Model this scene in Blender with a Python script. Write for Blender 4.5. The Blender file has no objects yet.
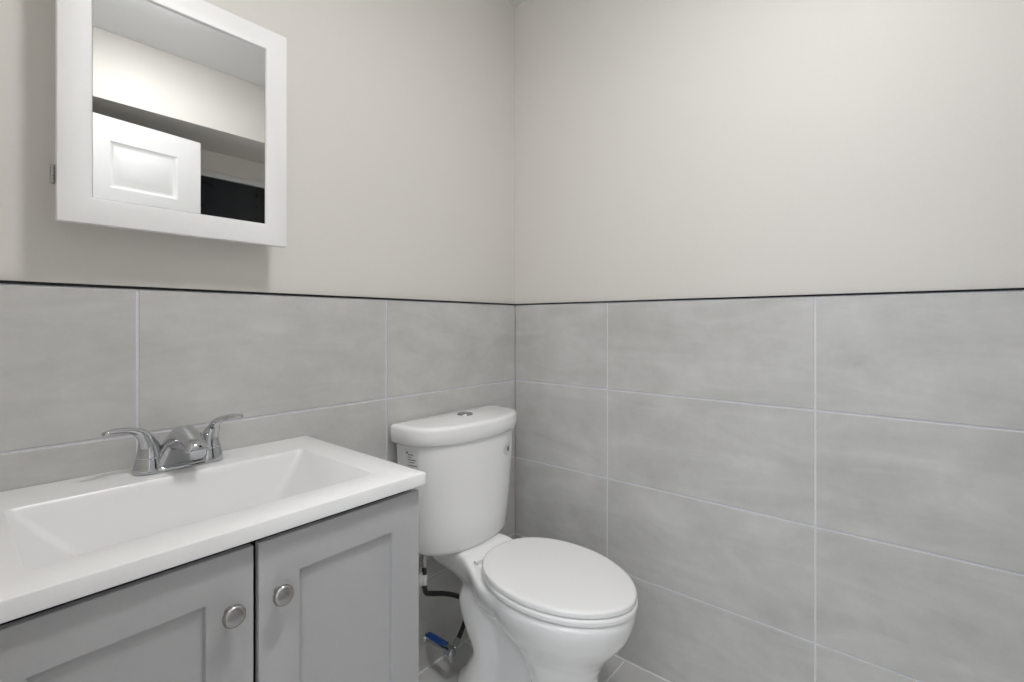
import bpy, bmesh, math, random
from mathutils import Vector, Matrix
random.seed(7)
S = bpy.context.scene
COL = S.collection

# ------------------------------------------------------------------ camera
cam = bpy.data.cameras.new('camera')
cam.sensor_fit = 'HORIZONTAL'
cam.sensor_width = 36.0
cam.lens = 482.0 / 1024.0 * 36.0
cam.shift_y = -18.5 / 1024.0
cam.clip_start = 0.02
co = bpy.data.objects.new('camera', cam)
COL.objects.link(co)
co.location = (-1.492, -1.240, 1.140)
co.rotation_euler = (math.radians(90), 0, math.radians(-49.9))
S.camera = co

# ------------------------------------------------------------------ world and exposure
w = bpy.data.worlds.new('world'); S.world = w
w.use_nodes = True
w.node_tree.nodes['Background'].inputs[0].default_value = (0.88, 0.93, 1.0, 1)
w.node_tree.nodes['Background'].inputs[1].default_value = 2.3
S.view_settings.view_transform = 'Standard'
S.view_settings.look = 'None'
S.view_settings.exposure = 0.10
S.view_settings.gamma = 1.0
S.view_settings.use_curve_mapping = False
S.cycles.max_bounces = 16
S.cycles.diffuse_bounces = 10
S.cycles.glossy_bounces = 6
LAMP_POWER = 80.0       # emission of the bathroom lamp's diffuser
HALL_FILL_POWER = 25.0       # emission of the added, unseen hall fill lamp

# ------------------------------------------------------------------ materials
def new_mat(name):
    m = bpy.data.materials.new(name); m.use_nodes = True
    nt = m.node_tree
    return m, nt, nt.nodes['Principled BSDF']

def plain(name, col, rough=0.5, metal=0.0, spec=0.5, coat=0.0, bump=0.0, bscale=200.0, var=0.0):
    """principled surface with a little noise in its colour and relief"""
    m, nt, b = new_mat(name)
    b.inputs['Roughness'].default_value = rough
    b.inputs['Metallic'].default_value = metal
    b.inputs['Specular IOR Level'].default_value = spec
    b.inputs['Coat Weight'].default_value = coat
    b.inputs['Coat Roughness'].default_value = 0.05
    tc = nt.nodes.new('ShaderNodeTexCoord')
    nz = nt.nodes.new('ShaderNodeTexNoise')
    nz.inputs['Scale'].default_value = bscale
    nz.inputs['Detail'].default_value = 4
    nt.links.new(tc.outputs['Object'], nz.inputs['Vector'])
    rp = nt.nodes.new('ShaderNodeValToRGB')
    c = list(col) + [1]
    rp.color_ramp.elements[0].position = 0.3
    rp.color_ramp.elements[1].position = 0.7
    rp.color_ramp.elements[0].color = [x * (1 - var) for x in col] + [1]
    rp.color_ramp.elements[1].color = [min(1, x * (1 + var)) for x in col] + [1]
    nt.links.new(nz.outputs['Fac'], rp.inputs['Fac'])
    nt.links.new(rp.outputs['Color'], b.inputs['Base Color'])
    if bump:
        bp = nt.nodes.new('ShaderNodeBump')
        bp.inputs['Strength'].default_value = bump
        bp.inputs['Distance'].default_value = 0.001
        nt.links.new(nz.outputs['Fac'], bp.inputs['Height'])
        nt.links.new(bp.outputs['Normal'], b.inputs['Normal'])
    return m

def tile_mat(name, base, swap=False, dark=0.86, lite=1.12, rough=0.38):
    """grey stone-look porcelain: cloudy base, long soft veins, each tile its own draw of the pattern"""
    m, nt, b = new_mat(name)
    N = nt.nodes; L = nt.links
    tc = N.new('ShaderNodeTexCoord')
    at = N.new('ShaderNodeAttribute'); at.attribute_name = 'draw'
    mul = N.new('ShaderNodeVectorMath'); mul.operation = 'SCALE'; mul.inputs[3].default_value = 37.0
    L.new(at.outputs['Color'], mul.inputs[0])
    add = N.new('ShaderNodeVectorMath'); add.operation = 'ADD'
    L.new(tc.outputs['Object'], add.inputs[0]); L.new(mul.outputs[0], add.inputs[1])
    n1 = N.new('ShaderNodeTexNoise'); n1.inputs['Scale'].default_value = 5.0; n1.inputs['Detail'].default_value = 10; n1.inputs['Roughness'].default_value = 0.68
    L.new(add.outputs[0], n1.inputs['Vector'])
    mp = N.new('ShaderNodeMapping')
    mp.inputs['Rotation'].default_value = (0.45, -0.45, 0.2)
    mp.inputs['Scale'].default_value = (1.8, 1.8, 7.0)
    L.new(add.outputs[0], mp.inputs['Vector'])
    n2 = N.new('ShaderNodeTexNoise'); n2.inputs['Scale'].default_value = 1.6; n2.inputs['Detail'].default_value = 10; n2.inputs['Roughness'].default_value = 0.68; n2.inputs['Distortion'].default_value = 0.8
    L.new(mp.outputs[0], n2.inputs['Vector'])
    mixf = N.new('ShaderNodeMix'); mixf.data_type = 'FLOAT'; mixf.inputs[0].default_value = 0.5
    L.new(n1.outputs['Fac'], mixf.inputs[2]); L.new(n2.outputs['Fac'], mixf.inputs[3])
    rp = N.new('ShaderNodeValToRGB')
    rp.color_ramp.elements[0].position = 0.30; rp.color_ramp.elements[1].position = 0.70
    rp.color_ramp.elements[0].color = [base[0]*dark, base[1]*dark, base[2]*dark*0.97, 1]
    rp.color_ramp.elements[1].color = [base[0]*lite, base[1]*lite, base[2]*lite*1.01, 1]
    L.new(mixf.outputs[0], rp.inputs['Fac'])
    L.new(rp.outputs['Color'], b.inputs['Base Color'])
    b.inputs['Roughness'].default_value = rough
    n3 = N.new('ShaderNodeTexNoise'); n3.inputs['Scale'].default_value = 60; n3.inputs['Detail'].default_value = 5
    L.new(add.outputs[0], n3.inputs['Vector'])
    bp = N.new('ShaderNodeBump'); bp.inputs['Strength'].default_value = 0.08; bp.inputs['Distance'].default_value = 0.002
    L.new(n3.outputs['Fac'], bp.inputs['Height']); L.new(bp.outputs['Normal'], b.inputs['Normal'])
    return m

def lamp_mat(name, col, power):
    m, nt, b = new_mat(name)
    b.inputs['Base Color'].default_value = (0.9, 0.9, 0.9, 1)
    b.inputs['Emission Color'].default_value = (*col, 1)
    b.inputs['Emission Strength'].default_value = power
    return m

M_PAINT = plain('warm white wall paint', (0.70, 0.68, 0.645), 0.55, bump=0.05, bscale=260, var=0.01)
M_CEIL = plain('flat white ceiling paint', (0.76, 0.76, 0.76), 0.7, bump=0.05, bscale=200, var=0.01)
M_TILE = tile_mat('grey stone-look wall tile', (0.56, 0.557, 0.548), dark=0.79, lite=1.17)
M_FTILE = tile_mat('grey stone-look floor tile', (0.58, 0.58, 0.57), rough=0.45)
M_GROUT = plain('pale lilac grey grout', (0.72, 0.72, 0.78), 0.8, bump=0.3, bscale=500, var=0.05)
M_FGROUT = plain('pale floor grout', (0.80, 0.80, 0.80), 0.8, bump=0.3, bscale=500, var=0.05)
M_BLACK = plain('black tile edge metal', (0.008, 0.008, 0.009), 0.6, spec=0.2, var=0.1)
M_TOP = plain('white cultured marble', (0.80, 0.80, 0.805), 0.30, coat=0.0, var=0.004, bscale=20)
M_CAB = plain('grey painted wood', (0.43, 0.43, 0.44), 0.38, bump=0.03, bscale=120, var=0.012)
M_GAP_SHADE = plain('near black gap shade', (0.012, 0.012, 0.013), 0.7, var=0.05)  # near-black colour puts the shade of the door gaps in
M_NICKEL = plain('brushed nickel', (0.43, 0.42, 0.41), 0.27, metal=1.0, bump=0.05, bscale=600, var=0.05)
M_CHROME = plain('polished chrome', (0.55, 0.56, 0.58), 0.04, metal=1.0, var=0.01)
M_CERAMIC = plain('glazed white china', (0.88, 0.88, 0.885), 0.10, coat=0.4, var=0.004, bscale=15)
M_PLASTIC = plain('white seat plastic', (0.84, 0.84, 0.84), 0.22, var=0.004, bscale=15)
M_WHITE = plain('white satin lacquer', (0.84, 0.84, 0.845), 0.35, bump=0.02, bscale=150, var=0.006)
M_DOORW = plain('white door paint', (0.61, 0.61, 0.61), 0.4, bump=0.03, bscale=150, var=0.006)
M_MIRROR = plain('mirror glass', (0.90, 0.91, 0.91), 0.0, metal=1.0, var=0.0)
M_RUBBER = plain('black braided hose', (0.014, 0.014, 0.015), 0.45, bump=0.6, bscale=900, var=0.3)
M_BLUE = plain('blue vinyl handle grip', (0.008, 0.06, 0.26), 0.35, var=0.1)
M_NUT = plain('white nylon nut', (0.62, 0.62, 0.63), 0.4, var=0.02)
M_BRASS = plain('brass', (0.42, 0.24, 0.10), 0.3, metal=1.0, var=0.05)
M_DGLASS = plain('near black glass', (0.006, 0.007, 0.009), 0.07, spec=0.2, var=0.4, bscale=9)
M_PAPER = plain('pale label film', (0.74, 0.74, 0.75), 0.4, var=0.01)
M_INK = plain('grey label ink', (0.13, 0.13, 0.13), 0.6, var=0.05)
M_LAMP = lamp_mat('lit lamp diffuser', (1.0, 0.99, 0.98), LAMP_POWER)
M_HALL_FILL = lamp_mat('added hall fill diffuser', (0.93, 0.96, 1.0), HALL_FILL_POWER)

# ------------------------------------------------------------------ mesh helpers
def finish(name, bm, mats, parent=None, angle=38.0, smooth=True):
    bmesh.ops.recalc_face_normals(bm, faces=bm.faces[:])
    me = bpy.data.meshes.new(name)
    bm.to_mesh(me); bm.free()
    for m in (mats if isinstance(mats, (list, tuple)) else [mats]):
        me.materials.append(m)
    if smooth:
        for p in me.polygons: p.use_smooth = True
        me.set_sharp_from_angle(angle=math.radians(angle))
    o = bpy.data.objects.new(name, me)
    COL.objects.link(o)
    if parent is not None:
        o.parent = parent
        o.matrix_parent_inverse = Matrix.Translation(-parent.location)
    return o

def thing(name, label, cat, loc):
    o = bpy.data.objects.new(name, None)
    o.empty_display_size = 0.05
    COL.objects.link(o)
    o.location = loc
    o['label'] = label; o['category'] = cat
    return o

def struct(o, label, cat):
    o['kind'] = 'structure'; o['label'] = label; o['category'] = cat
    return o

def add_box(bm, lo, hi, bev=0.0, seg=2, mat=0):
    x0, y0, z0 = lo; x1, y1, z1 = hi
    vs = [bm.verts.new(p) for p in ((x0,y0,z0),(x1,y0,z0),(x1,y1,z0),(x0,y1,z0),(x0,y0,z1),(x1,y0,z1),(x1,y1,z1),(x0,y1,z1))]
    fs = [bm.faces.new([vs[i] for i in q]) for q in ((3,2,1,0),(4,5,6,7),(0,1,5,4),(1,2,6,5),(2,3,7,6),(3,0,4,7))]
    for f in fs: f.material_index = mat
    if bev:
        es = list({e for f in fs for e in f.edges})
        r = bmesh.ops.bevel(bm, geom=es, offset=bev, segments=seg, profile=0.5, affect='EDGES')
        for f in r['faces']: f.material_index = mat
    return fs

def loft(bm, loops, cap0=True, cap1=True, mat=0):
    rings = [[bm.verts.new(p) for p in lp] for lp in loops]
    n = len(rings[0])
    for a, b in zip(rings, rings[1:]):
        for i in range(n):
            f = bm.faces.new((a[i], a[(i+1) % n], b[(i+1) % n], b[i])); f.material_index = mat
    if cap0: bm.faces.new(rings[0][::-1]).material_index = mat
    if cap1: bm.faces.new(rings[-1]).material_index = mat
    return rings

def rrect(x0, x1, y0, y1, r, z, n=6):
    pts = []
    for cx, cy, a0 in ((x1-r, y1-r, 0), (x0+r, y1-r, 90), (x0+r, y0+r, 180), (x1-r, y0+r, 270)):
        for k in range(n):
            a = math.radians(a0 + 90.0 * k / (n - 1))
            pts.append((cx + r*math.cos(a), cy + r*math.sin(a), z))
    return pts

def spow(c, e): return math.copysign(abs(c) ** e, c)

def egg(cx, cy, hw, back, front, z, nb=2.0, nf=2.0, n=64, dz=None):
    """closed outline: reaches cy+back towards the wall, cy-front towards the room"""
    pts = []
    for k in range(n):
        a = 2*math.pi*k/n
        s = math.sin(a); c = math.cos(a)
        e = 2.0/(nb if s >= 0 else nf)
        x = cx + hw*spow(c, e)
        y = cy + (back if s >= 0 else front)*spow(s, e)
        pts.append((x, y, z if dz is None else z + dz(x, y)))
    return pts

def lathe(bm, prof, centre, axis='Z', n=32, mat=0, cap0=True, cap1=True):
    """prof: (radius, height) pairs along the axis from centre"""
    loops = []
    for r, h in prof:
        lp = []
        for k in range(n):
            a = 2*math.pi*k/n
            u, v = r*math.cos(a), r*math.sin(a)
            if axis == 'Z': p = (u, v, h)
            elif axis == '-Y': p = (u, -h, v)
            elif axis == 'X': p = (h, u, v)
            lp.append((centre[0]+p[0], centre[1]+p[1], centre[2]+p[2]))
        loops.append(lp)
    loft(bm, loops, cap0, cap1, mat)

def catmull(pts, sub):
    """pts: tuples (x,y,z,ra,rb); smooth interpolation"""
    P = [pts[0]] + list(pts) + [pts[-1]]
    out = []
    for i in range(1, len(P)-2):
        for k in range(sub):
            t = k/sub
            q = []
            for d in range(len(pts[0])):
                p0, p1, p2, p3 = P[i-1][d], P[i][d], P[i+1][d], P[i+2][d]
                q.append(0.5*((2*p1) + (-p0+p2)*t + (2*p0-5*p1+4*p2-p3)*t*t + (-p0+3*p1-3*p2+p3)*t**3))
            out.append(tuple(q))
    out.append(tuple(pts[-1]))
    return out

def sweep(bm, pts, sub=6, n=20, up=(0, 0, 1), mat=0, round_ends=True):
    """tube along pts (x,y,z,ra,rb): ra sideways, rb along the frame's other axis"""
    C = catmull([p if len(p) == 5 else (*p, p[3]) for p in pts], sub)
    V = [Vector(c[:3]) for c in C]
    loops = []
    prev = None
    for i, c in enumerate(C):
        t = (V[min(i+1, len(V)-1)] - V[max(i-1, 0)]).normalized()
        if prev is None:
            u = Vector(up)
            s = t.cross(u)
            if s.length < 1e-3: s = t.cross(Vector((0, 1, 0)))
            s.normalize()
        else:
            s = (prev - t*prev.dot(t)).normalized()
        prev = s
        b = t.cross(s)
        loops.append([tuple(V[i] + s*c[3]*math.cos(2*math.pi*k/n) + b*c[4]*math.sin(2*math.pi*k/n)) for k in range(n)])
    if round_ends:
        def capr(lp, ctr, d):
            ext = []
            for f, g in ((0.92, 0.38), (0.7, 0.71), (0.38, 0.92)):
                r = (Vector(lp[0]) - ctr).length
                ext.append([tuple(ctr + (Vector(p) - ctr)*f + d*min(g*r, 0.006)) for p in lp])
            return ext
        d0 = (V[0]-V[1]).normalized(); d1 = (V[-1]-V[-2]).normalized()
        loops = capr(loops[0], V[0], d0)[::-1] + loops + capr(loops[-1], V[-1], d1)
    loft(bm, loops, mat=mat)

# ------------------------------------------------------------------ room shell
CEIL = 2.42
XL = -1.51            # face of the left wall
YS = -1.63            # face of the soffit over the alcove
YA = -2.00            # alcove back wall
PL = 0.010            # the painted wall lies this far behind the tile face
TOPZ = 1.2095
DO0, DO1, DOZ = -1.512, -0.735, 2.045     # doorway in the left wall

bm = bmesh.new(); add_box(bm, (XL-0.12, PL, 0), (0.12, 0.12, CEIL))
struct(finish('wall_back', bm, M_PAINT), 'warm off-white painted wall behind the vanity and toilet', 'wall')
bm = bmesh.new(); add_box(bm, (PL, YA-0.1, 0), (0.12, PL, CEIL))
struct(finish('wall_right', bm, M_PAINT), 'warm off-white painted wall to the right of the toilet', 'wall')
bm = bmesh.new()
add_box(bm, (XL-0.12, DO1, 0), (XL, PL, CEIL)); add_box(bm, (XL-0.12, YA-0.1, 0), (XL, DO0, CEIL)); add_box(bm, (XL-0.12, DO0, DOZ), (XL, DO1, CEIL))
struct(finish('wall_left', bm, M_PAINT), 'painted wall with the open doorway beside the vanity', 'wall')
bm = bmesh.new(); add_box(bm, (XL, YA-0.1, 0), (PL, YA, CEIL))
struct(finish('wall_front', bm, M_PAINT), 'painted back wall of the alcove facing the mirror', 'wall')
bm = bmesh.new(); add_box(bm, (XL, YA, 2.117), (PL, YS, CEIL), 0.002)
struct(finish('trim_1', bm, M_PAINT), 'painted soffit over the alcove, reflected in the mirror', 'soffit')
bm = bmesh.new(); add_box(bm, (-2.75, YA-0.1, CEIL), (0.12, 0.12, CEIL+0.1))
struct(finish('ceiling', bm, M_CEIL), 'flat white ceiling', 'ceiling')
# hall beyond the doorway, where the photograph is taken from
bm = bmesh.new()
WY0, WY1, WZ0, WZ1 = -1.95, -0.3, 0.45, 2.15       # opening of the added hall window
add_box(bm, (-2.75, YA-0.1, 0), (-2.65, WY0, CEIL)); add_box(bm, (-2.75, WY1, 0), (-2.65, 0.12, CEIL))
add_box(bm, (-2.75, WY0, 0), (-2.65, WY1, WZ0)); add_box(bm, (-2.75, WY0, WZ1), (-2.65, WY1, CEIL))
add_box(bm, (-2.65, 0.02, 0), (XL-0.12, 0.12, CEIL)); add_box(bm, (-2.65, YA-0.1, 0), (XL-0.12, YA, CEIL))
struct(finish('wall_hall', bm, M_PAINT), 'painted walls of the hall outside the doorway', 'wall')

bm = bmesh.new()
for y0, y1 in ((WY0, WY0+0.05), (WY1-0.05, WY1), ((WY0+WY1)/2-0.025, (WY0+WY1)/2+0.025)): add_box(bm, (-2.73, y0, WZ0), (-2.68, y1, WZ1), 0.003, 1)
for z0, z1 in ((WZ0, WZ0+0.05), (WZ1-0.05, WZ1), (1.28, 1.32)): add_box(bm, (-2.728, WY0, z0), (-2.682, WY1, z1), 0.003, 1)
struct(finish('fill_window_1', bm, M_DOORW), 'white window added in the unseen hall to let in fill daylight', 'window')  # unseen window, added to bring fill daylight through the doorway
pl = bpy.data.lights.new('window_portal', 'AREA'); pl.shape = 'RECTANGLE'; pl.size = WZ1-WZ0; pl.size_y = WY1-WY0
pl.cycles.is_portal = True
po = bpy.data.objects.new('window_portal', pl); COL.objects.link(po)
po.location = (-2.755, (WY0+WY1)/2, (WZ0+WZ1)/2); po.rotation_euler = (0, math.radians(-90), 0)

def tiling(name, mats, rects, to3d, label, cat, depth=0.009, gap=0.005, kind='structure'):
    """tiles with eased edges standing proud of a grout bed; rects are (u0,u1,v0,v1)"""
    bm = bmesh.new()
    lay = bm.faces.layers.float_color.new('draw') if hasattr(bm.faces.layers, 'float_color') else None
    ids = []
    for (u0, u1, v0, v1) in rects:
        n0 = len(bm.faces)
        g = gap/2
        a, b, c = 0.0, depth, 0.0012
        # tile as a small truncated block: bed, side, eased edge, face
        def rg(d, i): return [to3d(u0+g+i, v0+g+i, d), to3d(u1-g-i, v0+g+i, d), to3d(u1-g-i, v1-g-i, d), to3d(u0+g+i, v1-g-i, d)]
        loft(bm, [rg(-0.002, 0), rg(depth-c, 0), rg(depth-c*0.3, c*0.3), rg(depth, c)], mat=0)
        ids += [random.random()] * (len(bm.faces) - n0)
    U0 = min(r[0] for r in rects); U1 = max(r[1] for r in rects); V0 = min(r[2] for r in rects); V1 = max(r[3] for r in rects)
    dg = depth - 0.0024
    loft(bm, [[to3d(U0, V0, d), to3d(U1, V0, d), to3d(U1, V1, d), to3d(U0, V1, d)] for d in (0.0, dg)], mat=1)
    ids += [0.0]*6
    o = finish(name, bm, mats, smooth=False)
    at = o.data.attributes.new('draw', 'FLOAT_COLOR', 'FACE')
    for i, v in enumerate(ids):
        at.data[i].color = (v, (v*7.13) % 1, (v*3.7) % 1, 1)
    o['kind'] = kind; o['label'] = label; o['category'] = cat
    return o

PITCH = 0.308
zs = [TOPZ] + [1.2155 - PITCH*k for k in range(1, 4)] + [0.0]
ub = [0.0, -0.6135, -1.227, XL]
rects = [(ub[i+1], ub[i], zs[j+1], zs[j]) for i in range(3) for j in range(4)]
tiling('wall_back_tiles', [M_TILE, M_GROUT], rects, lambda u, v, d: (u, PL-0.0005-d, v), 'large grey stone-look tiles on the lower back wall behind the toilet and vanity', 'wall tile')
tb = [0.0, -0.415, -1.032, -1.649, YA]
rects = [(tb[i+1], tb[i], zs[j+1], zs[j]) for i in range(4) for j in range(4)]
tiling('wall_right_tiles', [M_TILE, M_GROUT], rects, lambda u, v, d: (PL-0.0005-d, u, v), 'large grey stone-look tiles on the lower right wall beside the toilet', 'wall tile')
# black edge strips that finish the tiling
bm = bmesh.new(); add_box(bm, (XL, -0.0015, TOPZ+0.0003), (-0.0016, PL, TOPZ+0.0053), 0.0006, 1)
struct(finish('trim_2', bm, M_BLACK), 'thin black edge strip along the top of the back wall tiles', 'trim')
bm = bmesh.new(); add_box(bm, (-0.0015, YA, TOPZ+0.0003), (PL, PL, TOPZ+0.0048), 0.0006, 1)
struct(finish('trim_3', bm, M_BLACK), 'thin black edge strip along the top of the right wall tiles', 'trim')
# floor
fx = [0.009, -0.28, -0.895, XL, -2.15, -2.65]
fy = [0.009, -0.175, -0.483, -0.791, -1.099, -1.407, -1.715, YA]
rects = [(fx[i+1], fx[i], fy[j+1], fy[j]) for i in range(5) for j in range(7)]
tiling('floor', [M_FTILE, M_FGROUT], rects, lambda u, v, d: (u, v, d-0.009), 'grey stone-look floor tiles with pale grout', 'floor', gap=0.006)

bm = bmesh.new()
add_box(bm, (XL, -0.0065, -0.0015), (0.001, 0.002, 0.0012)); add_box(bm, (-0.0055, YA, -0.0015), (0.002, -0.006, 0.0012))
struct(finish('trim_5', bm, M_FGROUT), 'white sealant line where the floor meets the walls', 'trim')

# ------------------------------------------------------------------ lamps
def ceiling_lamp(name, label, x, y, mat, r=0.15):
    t = thing(name, label, 'ceiling lamp', (x, y, CEIL))
    bm = bmesh.new(); lathe(bm, [(r+0.012, 0), (r+0.012, -0.018), (r+0.008, -0.022), (r+0.001, -0.022), (r+0.001, -0.004)], (x, y, CEIL), n=48)
    finish('housing', bm, M_WHITE, t)
    bm = bmesh.new(); lathe(bm, [(r, -0.006), (r, -0.024), (r*0.9, -0.034), (r*0.6, -0.042), (r*0.2, -0.046)], (x, y, CEIL), n=48)
    finish('diffuser', bm, mat, t)
    return t
ceiling_lamp('ceiling_lamp', 'round flush ceiling lamp over the bathroom floor', -0.93, -1.06, M_LAMP, 0.12)
ceiling_lamp('ceiling_lamp', 'round ceiling lamp added in the unseen hall as fill light', -2.1, -1.15, M_HALL_FILL, 0.22)  # unseen lamp, added to send fill light in from behind the camera

# ------------------------------------------------------------------ vanity cabinet
VX0, VX1 = -1.4935, -0.8705
VFRONT = -0.472
VC = -1.182
TOPC = 0.841
cab = thing('vanity_cabinet', 'grey shaker vanity cabinet with two doors under the white sink top', 'cabinet', (VC, -0.24, 0))
bm = bmesh.new()
t = 0.016
YB = -0.003
for x0 in (VX0, VX1 - t): add_box(bm, (x0, VFRONT+0.0215, 0.0), (x0+t, YB, 0.8155), 0.0008, 1)
add_box(bm, (VX0+t, -0.02, 0.09), (VX1-t, YB, 0.8155))
add_box(bm, (VX0+t, VFRONT+0.022, 0.09), (VX1-t, -0.02, 0.106))
add_box(bm, (VX0+t, VFRONT+0.07, 0.0), (VX1-t, VFRONT+0.084, 0.09))
finish('carcass', bm, M_CAB, cab)
bm = bmesh.new()
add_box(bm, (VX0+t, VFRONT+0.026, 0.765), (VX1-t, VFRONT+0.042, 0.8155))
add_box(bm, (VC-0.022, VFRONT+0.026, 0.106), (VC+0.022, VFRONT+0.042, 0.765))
finish('front_rail', bm, M_GAP_SHADE, cab)  # rail and post coloured near-black as the shade behind the gaps
def shaker(x0, x1, z0, z1, yf, stile=0.064):
    bm = bmesh.new()
    fs = add_box(bm, (x0, yf, z0), (x1, yf+0.012, z1))
    front = fs[2]; bm.normal_update()
    bmesh.ops.inset_region(bm, faces=[front], thickness=stile, use_even_offset=True)
    bmesh.ops.inset_region(bm, faces=[front], thickness=0.0012, depth=-0.0075, use_even_offset=True)
    bm.normal_update()
    es = [e for e in bm.edges if len(e.link_faces) == 2 and e.calc_face_angle() > 1.0 and any(abs(v.co.y-yf) < 1e-5 for v in e.verts)]
    bmesh.ops.bevel(bm, geom=es, offset=0.0014, segments=2, profile=0.5, affect='EDGES')
    return bm
ZD0, ZD1 = 0.095, 0.8030
def vdoor(x0, x1, kx, lab):
    d = finish('door', shaker(x0, x1, ZD0, ZD1, VFRONT), M_CAB, cab)
    bm = bmesh.new()
    lathe(bm, [(0.0065, -0.001), (0.0065, 0.002), (0.0048, 0.004), (0.0045, 0.012), (0.0075, 0.0155), (0.0135, 0.0165), (0.0155, 0.0185), (0.0157, 0.021), (0.0148, 0.0235), (0.011, 0.0255), (0.005, 0.0265)], (kx, VFRONT, 0.7195), axis='-Y', n=40)
    k = finish('knob', bm, M_NICKEL, d, angle=60)
    k.matrix_parent_inverse = Matrix.Identity(4)
    k['label'] = 'round brushed nickel knob'
    return d
# door meshes keep world coordinates, so the cabinet's offset is taken out on both levels
vdoor(VX0+0.0005, VC-0.0042, VC-0.0385, '')
vdoor(VC+0.0030, VX1-0.0005, VC+0.0315, '')

# ------------------------------------------------------------------ sink top
CX0, CX1, CY0 = -1.4995, -0.8645, -0.487
sink = thing('sink_top', 'white one-piece sink top with rectangular basin on the grey vanity', 'sink', (VC, -0.24, 0.816))
bm = bmesh.new()
bx0, bx1, by0, by1 = -1.426, -0.938, -0.414, -0.125
def RR(i, z, r=0.003): return rrect(CX0+i, CX1-i, CY0+i, -0.0015-i*0.2, r, z, n=7)
def BR(i, z, r): return rrect(bx0+i, bx1-i, by0+i, by1-i, r, z, n=7)
loops = [RR(0.0012, 0.8160), RR(0, 0.8172), RR(0, TOPC-0.0035), RR(0.001, TOPC-0.0012, 0.004), RR(0.0035, TOPC, 0.005),
         BR(-0.003, TOPC, 0.012), BR(0.0, TOPC-0.0008, 0.012), BR(0.0025, TOPC-0.004, 0.012)]
F = (-1.350, -1.014, -0.390, -0.152, 0.744)     # basin floor
for k in range(1, 9):
    q = k/8.0
    zz = (TOPC-0.004)*(1-q) + F[4]*q
    s = q
    loops.append(rrect((bx0+0.0025)*(1-s)+F[0]*s, (bx1-0.0025)*(1-s)+F[1]*s, (by0+0.0025)*(1-s)+F[2]*s, (by1-0.0025)*(1-s)+F[3]*s, 0.012+0.010*q, zz, n=7))
loops.append(rrect(F[0]+0.012, F[1]-0.012, F[2]+0.012, F[3]-0.012, 0.02, F[4]-0.004, n=7))
loops.append(rrect(-1.22, -1.144, -0.31, -0.235, 0.03, F[4]-0.010, n=7))
# underside shell so the slab has thickness
und = [RR(0.012, 0.8160), rrect(bx0-0.012, bx1+0.012, by0-0.012, by1+0.012, 0.02, 0.8160, n=7), rrect(F[0]-0.01, F[1]+0.01, F[2]-0.01, F[3]+0.01, 0.02, F[4]-0.022, n=7)]
loft(bm, und[::-1] + loops)
finish('basin_top', bm, M_TOP, sink, angle=32)
bm = bmesh.new(); lathe(bm, [(0.021, 0.0), (0.021, 0.002), (0.017, 0.003), (0.016, 0.0015), (0.010, 0.0035), (0.003, 0.004)], (VC, -0.272, F[4]-0.010), n=32)
finish('drain', bm, M_CHROME, sink)

# ------------------------------------------------------------------ faucet
FY = -0.064
FX = -1.169
fa = thing('faucet', 'polished chrome two-handle faucet on the back ledge of the sink', 'faucet', (FX, FY, TOPC))
bm = bmesh.new()
def stad(hw, hd, z, n=48):
    pts = []
    for k in range(n):
        a = 2*math.pi*k/n
        pts.append((FX + hw*spow(math.cos(a), 0.62), FY + hd*spow(math.sin(a), 0.8), z))
    return pts
loft(bm, [stad(0.0790, 0.0270, TOPC+0.0004), stad(0.0795, 0.0275, TOPC+0.003), stad(0.0780, 0.0262, TOPC+0.007), stad(0.073, 0.023, TOPC+0.011), stad(0.05, 0.012, TOPC+0.012)])
finish('base_plate', bm, M_CHROME, fa, angle=50)
# arched spout: a broad dome that falls forward in one smooth face
bm = bmesh.new()
secs = [  # y, bottom, top, half width at the bottom, half width at the shoulder
    (-0.034, 0.846, 0.868, 0.030, 0.016), (-0.038, 0.845, 0.886, 0.038, 0.022), (-0.050, 0.844, 0.908, 0.0435, 0.026), (-0.066, 0.844, 0.922, 0.0445, 0.0275), (-0.080, 0.846, 0.9280, 0.044, 0.028), (-0.090, 0.855, 0.9295, 0.0415, 0.0275),
    (-0.098, 0.872, 0.9290, 0.036, 0.026), (-0.107, 0.885, 0.9275, 0.031, 0.0245), (-0.120, 0.891, 0.9245, 0.0275, 0.0225), (-0.136, 0.8915, 0.9195, 0.0245, 0.0205), (-0.152, 0.890, 0.9135, 0.022, 0.0185),
    (-0.164, 0.8885, 0.9080, 0.0195, 0.0165), (-0.170, 0.889, 0.9030, 0.0165, 0.0135), (-0.172, 0.891, 0.8985, 0.011, 0.009)]
loops = []
for y, zb, zt, wb, wt in catmull(secs, 4):
    lp = []
    h = zt-zb
    for k in range(40):
        a = 2*math.pi*k/40
        v = math.sin(a)
        ww = wb*(1-max(0.0, v)*0.5*(1-wt/wb)*2*0.72) if v > 0 else wb*(1-0.10*v*v)
        e = 0.75 if v > 0 else 0.35
        zc = zb + h*0.18
        lp.append((FX + ww*spow(math.cos(a), e), y, zc + (h*0.82*spow(v, 1.0) if v > 0 else h*0.18*spow(v, 0.5))))
    loops.append(lp)
loft(bm, loops)
finish('spout', bm, M_CHROME, fa, angle=75)
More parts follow.
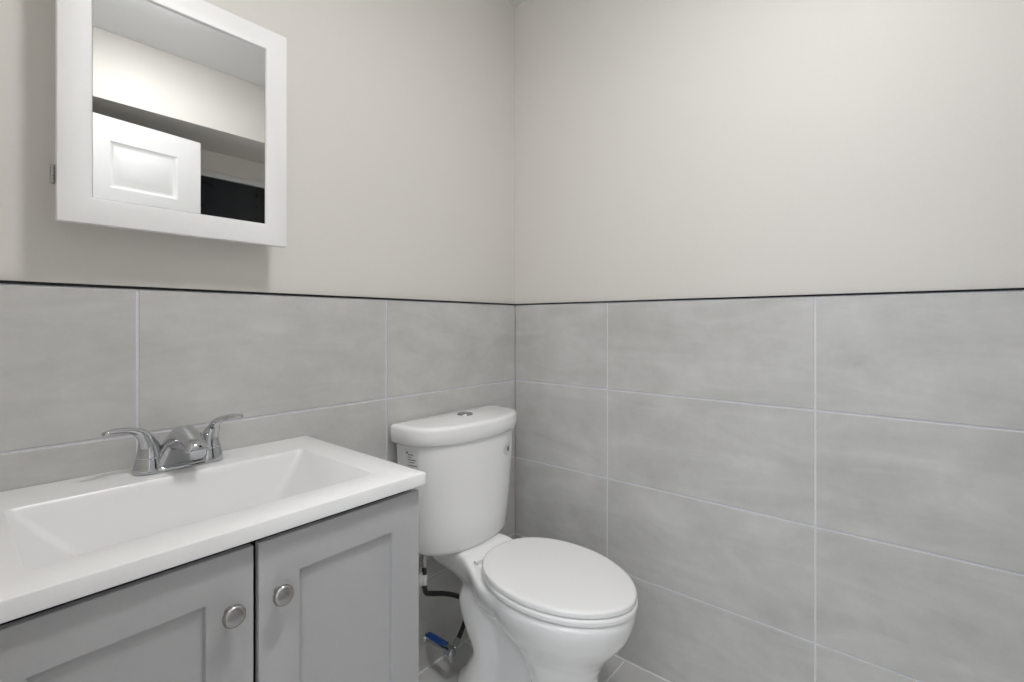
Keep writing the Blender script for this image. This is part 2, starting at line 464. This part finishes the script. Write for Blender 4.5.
for sgn, tx, ty in ((-1, 0.0735, -0.036), (1, 0.0465, -0.046)):
    hx = FX + sgn*0.0515
    bm = bmesh.new()
    lathe(bm, [(0.0285, TOPC+0.003), (0.0285, TOPC+0.006), (0.0270, TOPC+0.014), (0.0252, TOPC+0.022), (0.0238, TOPC+0.0295), (0.0225, TOPC+0.0302)], (hx, FY, 0), n=40)
    h = finish('handle', bm, M_CHROME, fa, angle=40)
    bm = bmesh.new()
    z = TOPC
    P = [(hx, FY, z+0.0310, 0.0232, 0.0232), (hx+sgn*0.0005, FY, z+0.040, 0.0215, 0.0215), (hx+sgn*0.003, FY-0.002, z+0.054, 0.0178, 0.0172),
         (hx+sgn*0.0085, FY-0.006, z+0.069, 0.0138, 0.0125), (hx+sgn*tx*0.26, FY+ty*0.26, z+0.0825, 0.0112, 0.0088),
         (hx+sgn*tx*0.50, FY+ty*0.50, z+0.0910, 0.0095, 0.0062), (hx+sgn*tx*0.78, FY+ty*0.78, z+0.0950, 0.0092, 0.0056),
         (hx+sgn*tx, FY+ty, z+0.0950, 0.0082, 0.0046)]
    sweep(bm, P, sub=6, n=24, up=(sgn*0.6, -0.48, 0.0))
    l = finish('lever', bm, M_CHROME, h, angle=60)
    l.matrix_parent_inverse = Matrix.Identity(4)

# ------------------------------------------------------------------ mirror cabinet
MX0, MX1, MZ0, MZ1, MY = -1.359, -0.9545, 1.3215, 1.824, -0.080
mc = thing('medicine_cabinet', 'white framed mirror cabinet on the wall above the sink', 'mirror cabinet', ((MX0+MX1)/2, PL, MZ0))
bm = bmesh.new(); add_box(bm, (MX0+0.014, MY+0.0205, MZ0+0.012), (MX1-0.014, PL-0.0005, MZ1-0.012), 0.001, 1)
finish('cabinet_body', bm, M_WHITE, mc)
bm = bmesh.new()
fs = add_box(bm, (MX0, MY, MZ0), (MX1, MY+0.019, MZ1))
front = fs[2]; bm.normal_update()
bmesh.ops.inset_region(bm, faces=[front], thickness=0.0465, use_even_offset=True)
bmesh.ops.inset_region(bm, faces=[front], thickness=0.0022, depth=-0.007, use_even_offset=True)
bm.normal_update()
es = [e for e in bm.edges if len(e.link_faces) == 2 and e.calc_face_angle() > 1.2 and any(abs(v.co.y-MY) < 1e-5 for v in e.verts)]
bmesh.ops.bevel(bm, geom=es, offset=0.0015, segments=2, profile=0.5, affect='EDGES')
finish('door_frame', bm, M_WHITE, mc)
i = 0.049
bm = bmesh.new(); add_box(bm, (MX0+i, MY+0.0050, MZ0+i), (MX1-i, MY+0.0068, MZ1-i))
finish('mirror', bm, M_MIRROR, mc, smooth=False)['label'] = 'mirror glass in the white frame'
for hz in (1.388, 1.735):
    bm = bmesh.new()
    for k in range(5):
        lathe(bm, [(0.0032, k*0.0068), (0.0036, k*0.0068+0.0006), (0.0036, k*0.0068+0.0058), (0.0032, k*0.0068+0.0064)], (MX0-0.0036, MY+0.0195, hz), n=16)
    add_box(bm, (MX0-0.0036, MY+0.019, hz), (MX0+0.02, MY+0.0205, hz+0.034))
    finish('hinge', bm, M_NICKEL, mc)['label'] = 'steel barrel hinge on the left edge'

# ------------------------------------------------------------------ toilet
TX = -0.381
to = thing('toilet', 'white two-piece toilet with closed lid in the corner', 'toilet', (TX, -0.36, 0))
# bowl: china body grown together from its masses
bm = bmesh.new()
RING = [  # z, cy, hw, back, front, nb, nf
    (0.000, -0.40, 0.112, 0.250, 0.205, 3.2, 2.4), (0.020, -0.40, 0.112, 0.248, 0.203, 3.2, 2.4), (0.034, -0.40, 0.102, 0.236, 0.195, 3.0, 2.3),
    (0.050, -0.45, 0.095, 0.110, 0.144, 2.6, 2.3), (0.10, -0.475, 0.088, 0.070, 0.112, 2.6, 2.3), (0.16, -0.480, 0.087, 0.065, 0.105, 2.6, 2.2), (0.20, -0.480, 0.092, 0.080, 0.112, 2.5, 2.1),
    (0.24, -0.472, 0.103, 0.110, 0.137, 2.3, 2.0), (0.27, -0.466, 0.118, 0.140, 0.165, 2.2, 2.0), (0.30, -0.46, 0.138, 0.17, 0.196, 2.1, 2.0), (0.325, -0.462, 0.153, 0.185, 0.212, 2.1, 2.0),
    (0.35, -0.463, 0.162, 0.19, 0.222, 2.1, 1.95), (0.368, -0.463, 0.168, 0.20, 0.228, 2.1, 1.95), (0.394, -0.463, 0.1710, 0.20, 0.233, 2.1, 1.95), (0.405, -0.463, 0.166, 0.195, 0.228, 2.1, 1.95)]
loft(bm, [egg(TX, cy, hw, bk, fr, z, nb, nf, 56) for z, cy, hw, bk, fr, nb, nf in RING])
# deck the tank stands on
DK = [(-0.035, 0.098, 0.352), (-0.10, 0.097, 0.346), (-0.16, 0.099, 0.330), (-0.22, 0.110, 0.31), (-0.28, 0.135, 0.30), (-0.34, 0.150, 0.30), (-0.42, 0.160, 0.31)]
lps = []
for y, hw, zb in catmull([(a, b, c) for a, b, c in DK], 3):
    lp = []
    for (px, pz) in ((-1, 1), (1, 1)):
        pass
    top = 0.405 + 0.035*min(1.0, max(0.0, (y+0.30)/0.10))
    prof = [(-hw+0.012, top), (-hw*0.5, top), (0, top), (hw*0.5, top), (hw-0.012, top), (hw-0.003, top-0.004), (hw, top-0.014), (hw*0.99, top-0.03), (hw*0.9, (top+zb)/2-0.012), (hw*0.72, zb+0.008), (hw*0.45, zb), (0, zb),
            (-hw*0.45, zb), (-hw*0.72, zb+0.008), (-hw*0.9, (top+zb)/2-0.012), (-hw*0.99, top-0.03), (-hw, top-0.014), (-hw+0.003, top-0.004)]
    lps.append([(TX+a, y, b) for a, b in prof])
loft(bm, lps)
# trapway: rises behind the bowl, turns over and drops to the foot
sweep(bm, [(TX, -0.46, 0.150, 0.045, 0.045), (TX, -0.39, 0.180, 0.046, 0.045), (TX, -0.31, 0.250, 0.050, 0.048), (TX, -0.235, 0.303, 0.082, 0.050), (TX, -0.200, 0.310, 0.098, 0.054)], sub=5, n=28, up=(0, 0, 1))
sweep(bm, [(TX, -0.200, 0.322, 0.098, 0.050), (TX, -0.196, 0.292, 0.103, 0.060), (TX, -0.218, 0.228, 0.100, 0.053), (TX, -0.246, 0.160, 0.097, 0.046), (TX, -0.226, 0.085, 0.105, 0.060), (TX, -0.205, 0.02, 0.113, 0.085)], sub=5, n=28, up=(0, 1, 0))
# inner web
add_box(bm, (TX-0.046, -0.47, 0.002), (TX+0.046, -0.255, 0.34))
bowl = finish('bowl', bm, M_CERAMIC, to, angle=180)
rm = bowl.modifiers.new('union', 'REMESH'); rm.mode = 'VOXEL'; rm.voxel_size = 0.0040; rm.use_smooth_shade = True
sm = bowl.modifiers.new('glaze', 'SMOOTH'); sm.factor = 0.5; sm.iterations = 40
# tank
bm = bmesh.new()
TB = -0.014
TX2 = -0.381
TK = [(0.440, 0.176, -0.072, 0.108, 2.3), (0.4435, 0.184, -0.071, 0.116, 2.3), (0.455, 0.191, -0.070, 0.121, 2.3), (0.52, 0.197, -0.070, 0.125, 2.3), (0.60, 0.204, -0.070, 0.127, 2.42), (0.70, 0.214, -0.070, 0.129, 2.45), (0.795, 0.2195, -0.070, 0.130, 2.45)]
loft(bm, [egg(TX2, cy, hw, TB-cy, fr, z, 9, nf, 96) for z, hw, cy, fr, nf in TK])
tank = finish('tank', bm, M_CERAMIC, to, angle=60)
# gasket foot between tank and deck
bm = bmesh.new(); loft(bm, [egg(TX, -0.095, 0.080, 0.055, 0.055, z, 4, 4, 40) for z in (0.425, 0.448)])
finish('tank_gasket', bm, M_RUBBER, to)
bm = bmesh.new()
crown = lambda x, y: 0.0085*(1 - min(1.0, ((x-TX)/0.24)**2*0.8 + ((y+0.11)/0.13)**2*0.6))
LD = [(0.777, -0.010), (0.7775, -0.004), (0.783, 0.0), (0.800, 0.0025), (0.822, 0.0025), (0.8285, 0.000), (0.8315, -0.005)]
lo = [egg(TX2-0.001, -0.070, 0.2320+i, 0.062+min(i, 0), 0.140+i, z, 10, 2.35, 96) for z, i in LD]
for q in (0.9, 0.7, 0.45, 0.2):
    lo.append([(TX2+(x-TX2)*q, -0.10+(y+0.10)*q, z+crown(TX2+(x-TX2)*q, -0.10+(y+0.10)*q)*(1-q)**0.5) for x, y, z in lo[6]])
loft(bm, lo)
lid = finish('tank_lid', bm, M_CERAMIC, to, angle=50)
bm = bmesh.new()
lathe(bm, [(0.0255, 0.832), (0.0255, 0.8405), (0.0245, 0.8420), (0.0225, 0.8425), (0.0220, 0.8415), (0.0215, 0.8432), (0.006, 0.8440)], (TX2, -0.103, 0), n=40)
b_ = finish('flush_button', bm, M_NICKEL, lid, angle=35); b_.matrix_parent_inverse = Matrix.Identity(4); b_['label'] = 'round chrome dual flush button'
# printed film on the tank's left shoulder, following its curve
def tank_pt(a, z, off):
    """point on the tank wall at outline angle a and height z, off in front of it"""
    for k in range(len(TK)-1):
        if TK[k][0] <= z <= TK[k+1][0]:
            q = (z-TK[k][0])/(TK[k+1][0]-TK[k][0])
            z_, hw, cy, fr, nf = [TK[k][d]*(1-q)+TK[k+1][d]*q for d in range(5)]
    def at(a):
        c, s = math.cos(a), math.sin(a)
        e = 2.0/(9 if s >= 0 else nf)
        return Vector((TX2+hw*spow(c, e), cy+((TB-cy) if s >= 0 else fr)*spow(s, e), z))
    p = at(a); t = at(a+0.01)-at(a-0.01)
    nrm = Vector((t.y, -t.x, 0)).normalized()
    return p + nrm*off
def patch(bm, a0, a1, z0, z1, off, nu=10, nv=3):
    g = [[bm.verts.new(tank_pt(a0+(a1-a0)*u/nu, z0+(z1-z0)*v/nv, off)) for u in range(nu+1)] for v in range(nv+1)]
    for v in range(nv):
        for u in range(nu):
            bm.faces.new((g[v][u], g[v][u+1], g[v+1][u+1], g[v+1][u]))
A = math.radians
bm = bmesh.new(); patch(bm, A(180.3), A(199), 0.690, 0.766, 0.0006)
st = finish('sticker', bm, M_PAPER, tank); st.matrix_parent_inverse = Matrix.Identity(4); st['label'] = 'pale printed label on the left side of the tank'
bm = bmesh.new()
for (a0, a1, z0, z1) in ((183.5, 187.5, 0.752, 0.757), (186, 195, 0.748, 0.7505), (186, 192, 0.741, 0.743), (186, 199, 0.733, 0.7355), (187, 197, 0.726, 0.728), (186, 200, 0.716, 0.7185), (187, 194, 0.709, 0.711), (185, 202, 0.700, 0.7025)):
    patch(bm, A(a0-2.2), A(a1-3.5), z0, z1, 0.0010, 6, 1)
ik = finish('print', bm, M_INK, tank); ik.matrix_parent_inverse = Matrix.Identity(4)
# round badge with a dark drop on the right shoulder
def badge(bm, ac, zc, rz, ra, off, drop=False, n=28):
    ring = []
    for k in range(n):
        t = 2*math.pi*k/n
        q = 1.0
        if drop: q = 0.62 + 0.38*max(0.0, math.sin(t))**3
        ring.append(bm.verts.new(tank_pt(ac+ra*q*math.cos(t)*(0.8 if drop else 1), zc+rz*q*math.sin(t), off)))
    c = bm.verts.new(tank_pt(ac, zc, off))
    for k in range(n): bm.faces.new((c, ring[k], ring[(k+1) % n]))
bm = bmesh.new(); badge(bm, A(299), 0.716, 0.020, A(9.5), 0.0006)
bd = finish('badge', bm, M_NUT, tank); bd.matrix_parent_inverse = Matrix.Identity(4); bd['label'] = 'small round white badge with a dark drop'
bm = bmesh.new(); badge(bm, A(299), 0.715, 0.011, A(4.6), 0.0010, True)
dp = finish('drop_mark', bm, M_INK, tank); dp.matrix_parent_inverse = Matrix.Identity(4)
# seat, lid and hinges
def plate(prof, cx, cy, hw, bk, fr, nb, nf, dome=0.0):
    bm = bmesh.new()
    lo = [egg(cx, cy, hw+i, bk+i, fr+i, z, nb, nf, 72) for z, i in prof]
    z_, i_ = prof[-1]
    for q in (0.93, 0.8, 0.6, 0.35, 0.12):
        lo.append([(cx+(x-cx)*q, cy+(y-cy)*q, z+dome*(1-q*q)) for x, y, z in lo[len(prof)-1]])
    loft(bm, lo)
    return bm
SX, SY = TX+0.002, -0.464
def slope(bm):       # seat and lid sit a little higher at the hinges than at the front
    for v in bm.verts: v.co.z += 0.025*(v.co.y-SY) - 0.005
    return bm
bm = bmesh.new()     # seat ring
so = [(0.4155, -0.010), (0.4155, -0.004), (0.418, 0.0), (0.4265, 0.001), (0.4315, -0.001), (0.4335, -0.006)]
lo = [egg(SX, SY, 0.1730+i, 0.216+i, 0.234+i, z, 2.2, 1.88, 72) for z, i in so]
li = [egg(SX, SY, 0.112+i, 0.115+i, 0.150+i, z, 2.0, 2.0, 72) for z, i in ((0.4335, 0.006), (0.431, 0.001), (0.424, 0.0), (0.4155, 0.002))]
r = loft(bm, lo + li, False, False)
n = 72
for k in range(n): bm.faces.new((r[-1][k], r[-1][(k+1) % n], r[0][(k+1) % n], r[0][k]))
finish('seat', slope(bm), M_PLASTIC, to, angle=50)
finish('seat_lid', slope(plate([(0.4350, -0.009), (0.4350, -0.004), (0.4375, 0.0), (0.4460, 0.0005), (0.4500, -0.001), (0.4520, -0.005), (0.4528, -0.011)], SX, SY, 0.1720, 0.221, 0.232, 2.23, 1.87, 0.004)), M_PLASTIC, to, angle=50)
for sx in (-1, 1):
    bm = bmesh.new()
    lathe(bm, [(0.006, -0.018), (0.007, -0.016), (0.007, 0.016), (0.006, 0.018)], (TX+sx*0.078, -0.243, 0.432), axis='X', n=24)
    lathe(bm, [(0.013, 0.416), (0.013, 0.420), (0.009, 0.424), (0.007, 0.437)], (TX+sx*0.078, -0.244, 0), n=24)
    finish('seat_hinge', bm, M_PLASTIC, to, angle=40)
    bm = bmesh.new(); lathe(bm, [(0.014, 0.018), (0.014, 0.036), (0.011, 0.043), (0.005, 0.046)], (TX+sx*0.098, -0.40, 0), n=24)
    finish('bolt_cap', bm, M_PLASTIC, to, angle=40)

# ------------------------------------------------------------------ water supply
VP = (-0.459, -0.120, 0.102)
hs = thing('supply_hose', 'black flexible water hose looping from toilet tank down to the valve', 'hose', (-0.55, -0.10, 0.30))
HR = 0.0075
bm = bmesh.new()
sweep(bm, [(*p, HR) for p in ((-0.545, -0.095, 0.420), (-0.545, -0.095, 0.385), (-0.5445, -0.095, 0.342), (-0.538, -0.095, 0.318), (-0.512, -0.095, 0.304), (-0.470, -0.095, 0.286), (-0.420, -0.092, 0.258),
           (-0.375, -0.085, 0.224), (-0.352, -0.080, 0.188), (-0.356, -0.083, 0.158), (-0.380, -0.095, 0.141), (-0.413, -0.109, 0.128), (-0.431, -0.114, 0.120))], sub=8, n=16)
finish('hose', bm, M_RUBBER, hs, angle=60)
bm = bmesh.new(); lathe(bm, [(0.0095, 0.400), (0.010, 0.402), (0.010, 0.418), (0.014, 0.420), (0.014, 0.434), (0.011, 0.4395)], (-0.545, -0.095, 0), n=12)
finish('coupling_nut', bm, M_NICKEL, hs, angle=30)
bm = bmesh.new(); lathe(bm, [(0.0080, 0.345), (0.0090, 0.347), (0.0090, 0.375), (0.0080, 0.377)], (-0.5447, -0.095, 0), n=16)
add_box(bm, (-0.575, -0.0955, 0.346), (-0.552, -0.0945, 0.384), 0.0003, 1)
finish('hose_tag', bm, M_NUT, hs)['label'] = 'white printed sleeve'
bm = bmesh.new(); sweep(bm, [(-0.425, -0.113, 0.1235, 0.0095), (-0.437, -0.116, 0.1155, 0.0095), (-0.445, -0.118, 0.110, 0.0105)], sub=3, n=8)
finish('hose_end', bm, M_CHROME, hs, angle=30)
va = thing('shutoff_valve', 'small chrome shutoff valve with blue lever on the wall behind the toilet', 'valve', (VP[0], 0, VP[2]))
bm = bmesh.new()
sweep(bm, [(VP[0], 0.0, VP[2], 0.007), (VP[0], -0.06, VP[2], 0.007), (VP[0], -0.098, VP[2], 0.007)], sub=3, n=16)
lathe(bm, [(0.015, 0.0002), (0.015, 0.003), (0.011, 0.006), (0.008, 0.009)], (VP[0], 0.0, VP[2]), axis='-Y', n=28)
lathe(bm, [(0.010, 0.094), (0.0125, 0.096), (0.0125, 0.110), (0.0145, 0.113), (0.0145, 0.126), (0.011, 0.130), (0.006, 0.133)], (VP[0], 0.0, VP[2]), axis='-Y', n=12)
lathe(bm, [(0.008, -0.024), (0.009, -0.012), (0.009, 0.010), (0.006, 0.018), (0.0055, 0.022)], (VP[0], VP[1], VP[2]), n=16)
finish('valve_body', bm, M_CHROME, va, angle=35)
bm = bmesh.new()
def lv(y, z): return (VP[0]-0.001, y, VP[2]+z)
sweep(bm, [(*lv(-0.128, 0.0205), 0.008, 0.0022), (*lv(-0.105, 0.021), 0.008, 0.0022), (*lv(-0.085, 0.018), 0.008, 0.0022)], sub=2, n=14, up=(0, 0, 1))
lev = finish('lever', bm, M_CHROME, va)
bm = bmesh.new()
sweep(bm, [(*lv(-0.097, 0.0205), 0.0095, 0.0050), (*lv(-0.075, 0.0175), 0.0115, 0.0080), (*lv(-0.045, 0.0165), 0.0120, 0.0082), (*lv(-0.018, 0.0170), 0.0100, 0.0070)], sub=4, n=18, up=(0, 0, 1))
g_ = finish('lever_grip', bm, M_BLUE, lev, angle=60); g_.matrix_parent_inverse = Matrix.Identity(4); g_['label'] = 'blue plastic grip of the valve lever'

# ------------------------------------------------------------------ what the mirror shows: door leaf, alcove screen
dr = bpy.data.objects.new('door_1', None); COL.objects.link(dr)
dr.location = (-1.482, -1.506, 0.0); dr.rotation_euler = (0, 0, math.radians(-7.0))
struct(dr, 'white six-panel door standing open, reflected in the mirror', 'door')
LW, LT, LH = 0.815, 0.035, 2.016
bm = bmesh.new()
cols = [(0.10, 0.3575), (0.4575, 0.715)]
rows = [(0.24, 0.72), (0.86, 1.60), (1.718, 1.916)]
xs = [0, *cols[0], *cols[1], LW]
add_box(bm, (0, -LT/2, 0.012), (0.10, LT/2, LH), 0.001, 1); add_box(bm, (LW-0.10, -LT/2, 0.012), (LW, LT/2, LH), 0.001, 1)
add_box(bm, (0.3575, -LT/2, 0.012), (0.4575, LT/2, LH))
for z0, z1 in ((0.012, 0.24), (0.72, 0.86), (1.60, 1.718), (1.916, LH)): add_box(bm, (0.09, -LT/2+0.00005, z0), (LW-0.09, LT/2-0.00005, z1))
add_box(bm, (0.09, -0.008, 0.1), (LW-0.09, 0.008, LH-0.05))
for x0, x1 in cols:
    for z0, z1 in rows:
        for sy in (-1, 1):
            def rg(i, d): return [(x0+i, sy*d, z0+i), (x1-i, sy*d, z0+i), (x1-i, sy*d, z1-i), (x0+i, sy*d, z1-i)]
            loft(bm, [rg(0.0, 0.0172), rg(0.012, 0.0085), rg(0.020, 0.0085), rg(0.040, 0.0155)], cap0=False)
lf = finish('door_leaf', bm, M_DOORW); lf.parent = dr
bm = bmesh.new()
for sy in (-1, 1):
    lp = [(0.026, 0.017), (0.026, 0.022), (0.012, 0.026), (0.011, 0.045), (0.022, 0.052), (0.026, 0.062), (0.022, 0.072), (0.008, 0.076)]
    loft(bm, [[(LW-0.065+r*math.cos(2*math.pi*k/28), sy*h, 0.95+r*math.sin(2*math.pi*k/28)) for k in range(28)] for r, h in lp])
hd = finish('knob', bm, M_NICKEL); hd.parent = dr
# lining and casing of the doorway
bm = bmesh.new()
add_box(bm, (XL-0.125, DO0, 0), (XL+0.004, DO0+0.016, DOZ)); add_box(bm, (XL-0.125, DO1-0.016, 0), (XL+0.004, DO1, DOZ)); add_box(bm, (XL-0.125, DO0, DOZ-0.016), (XL+0.004, DO1, DOZ))
add_box(bm, (XL, DO1, 0), (XL+0.006, DO1+0.06, DOZ+0.06), 0.002, 1); add_box(bm, (XL, DO0-0.06, 0), (XL+0.014, DO0, DOZ+0.06), 0.003, 1); add_box(bm, (XL, DO0, DOZ), (XL+0.014, DO1, DOZ+0.06), 0.003, 1)
struct(finish('trim_4', bm, M_DOORW), 'white lining and casing of the doorway', 'door casing')

# dark window of the alcove wall
bm = bmesh.new()
QX0, QX1, QZ0, QZ1 = -1.15, -0.10, 0.95, 1.998
for x0, x1, z0, z1 in ((QX0, QX0+0.026, QZ0, QZ1), (QX1-0.026, QX1, QZ0, QZ1), (QX0, QX1, QZ1-0.032, QZ1+0.002), (QX0, QX1, QZ0, QZ0+0.03)):
    add_box(bm, (x0, YA-0.001, z0), (x1, YA+0.026, z1), 0.004, 2)
wf = struct(finish('window_2', bm, M_DOORW), 'thin white frame of the dark window in the alcove, reflected in the mirror', 'window')
bm = bmesh.new(); add_box(bm, (QX0+0.02, YA-0.0005, QZ0+0.02), (QX1-0.02, YA+0.006, QZ1-0.02))
finish('pane', bm, M_DGLASS, wf, smooth=False)['label'] = 'dark window glass'
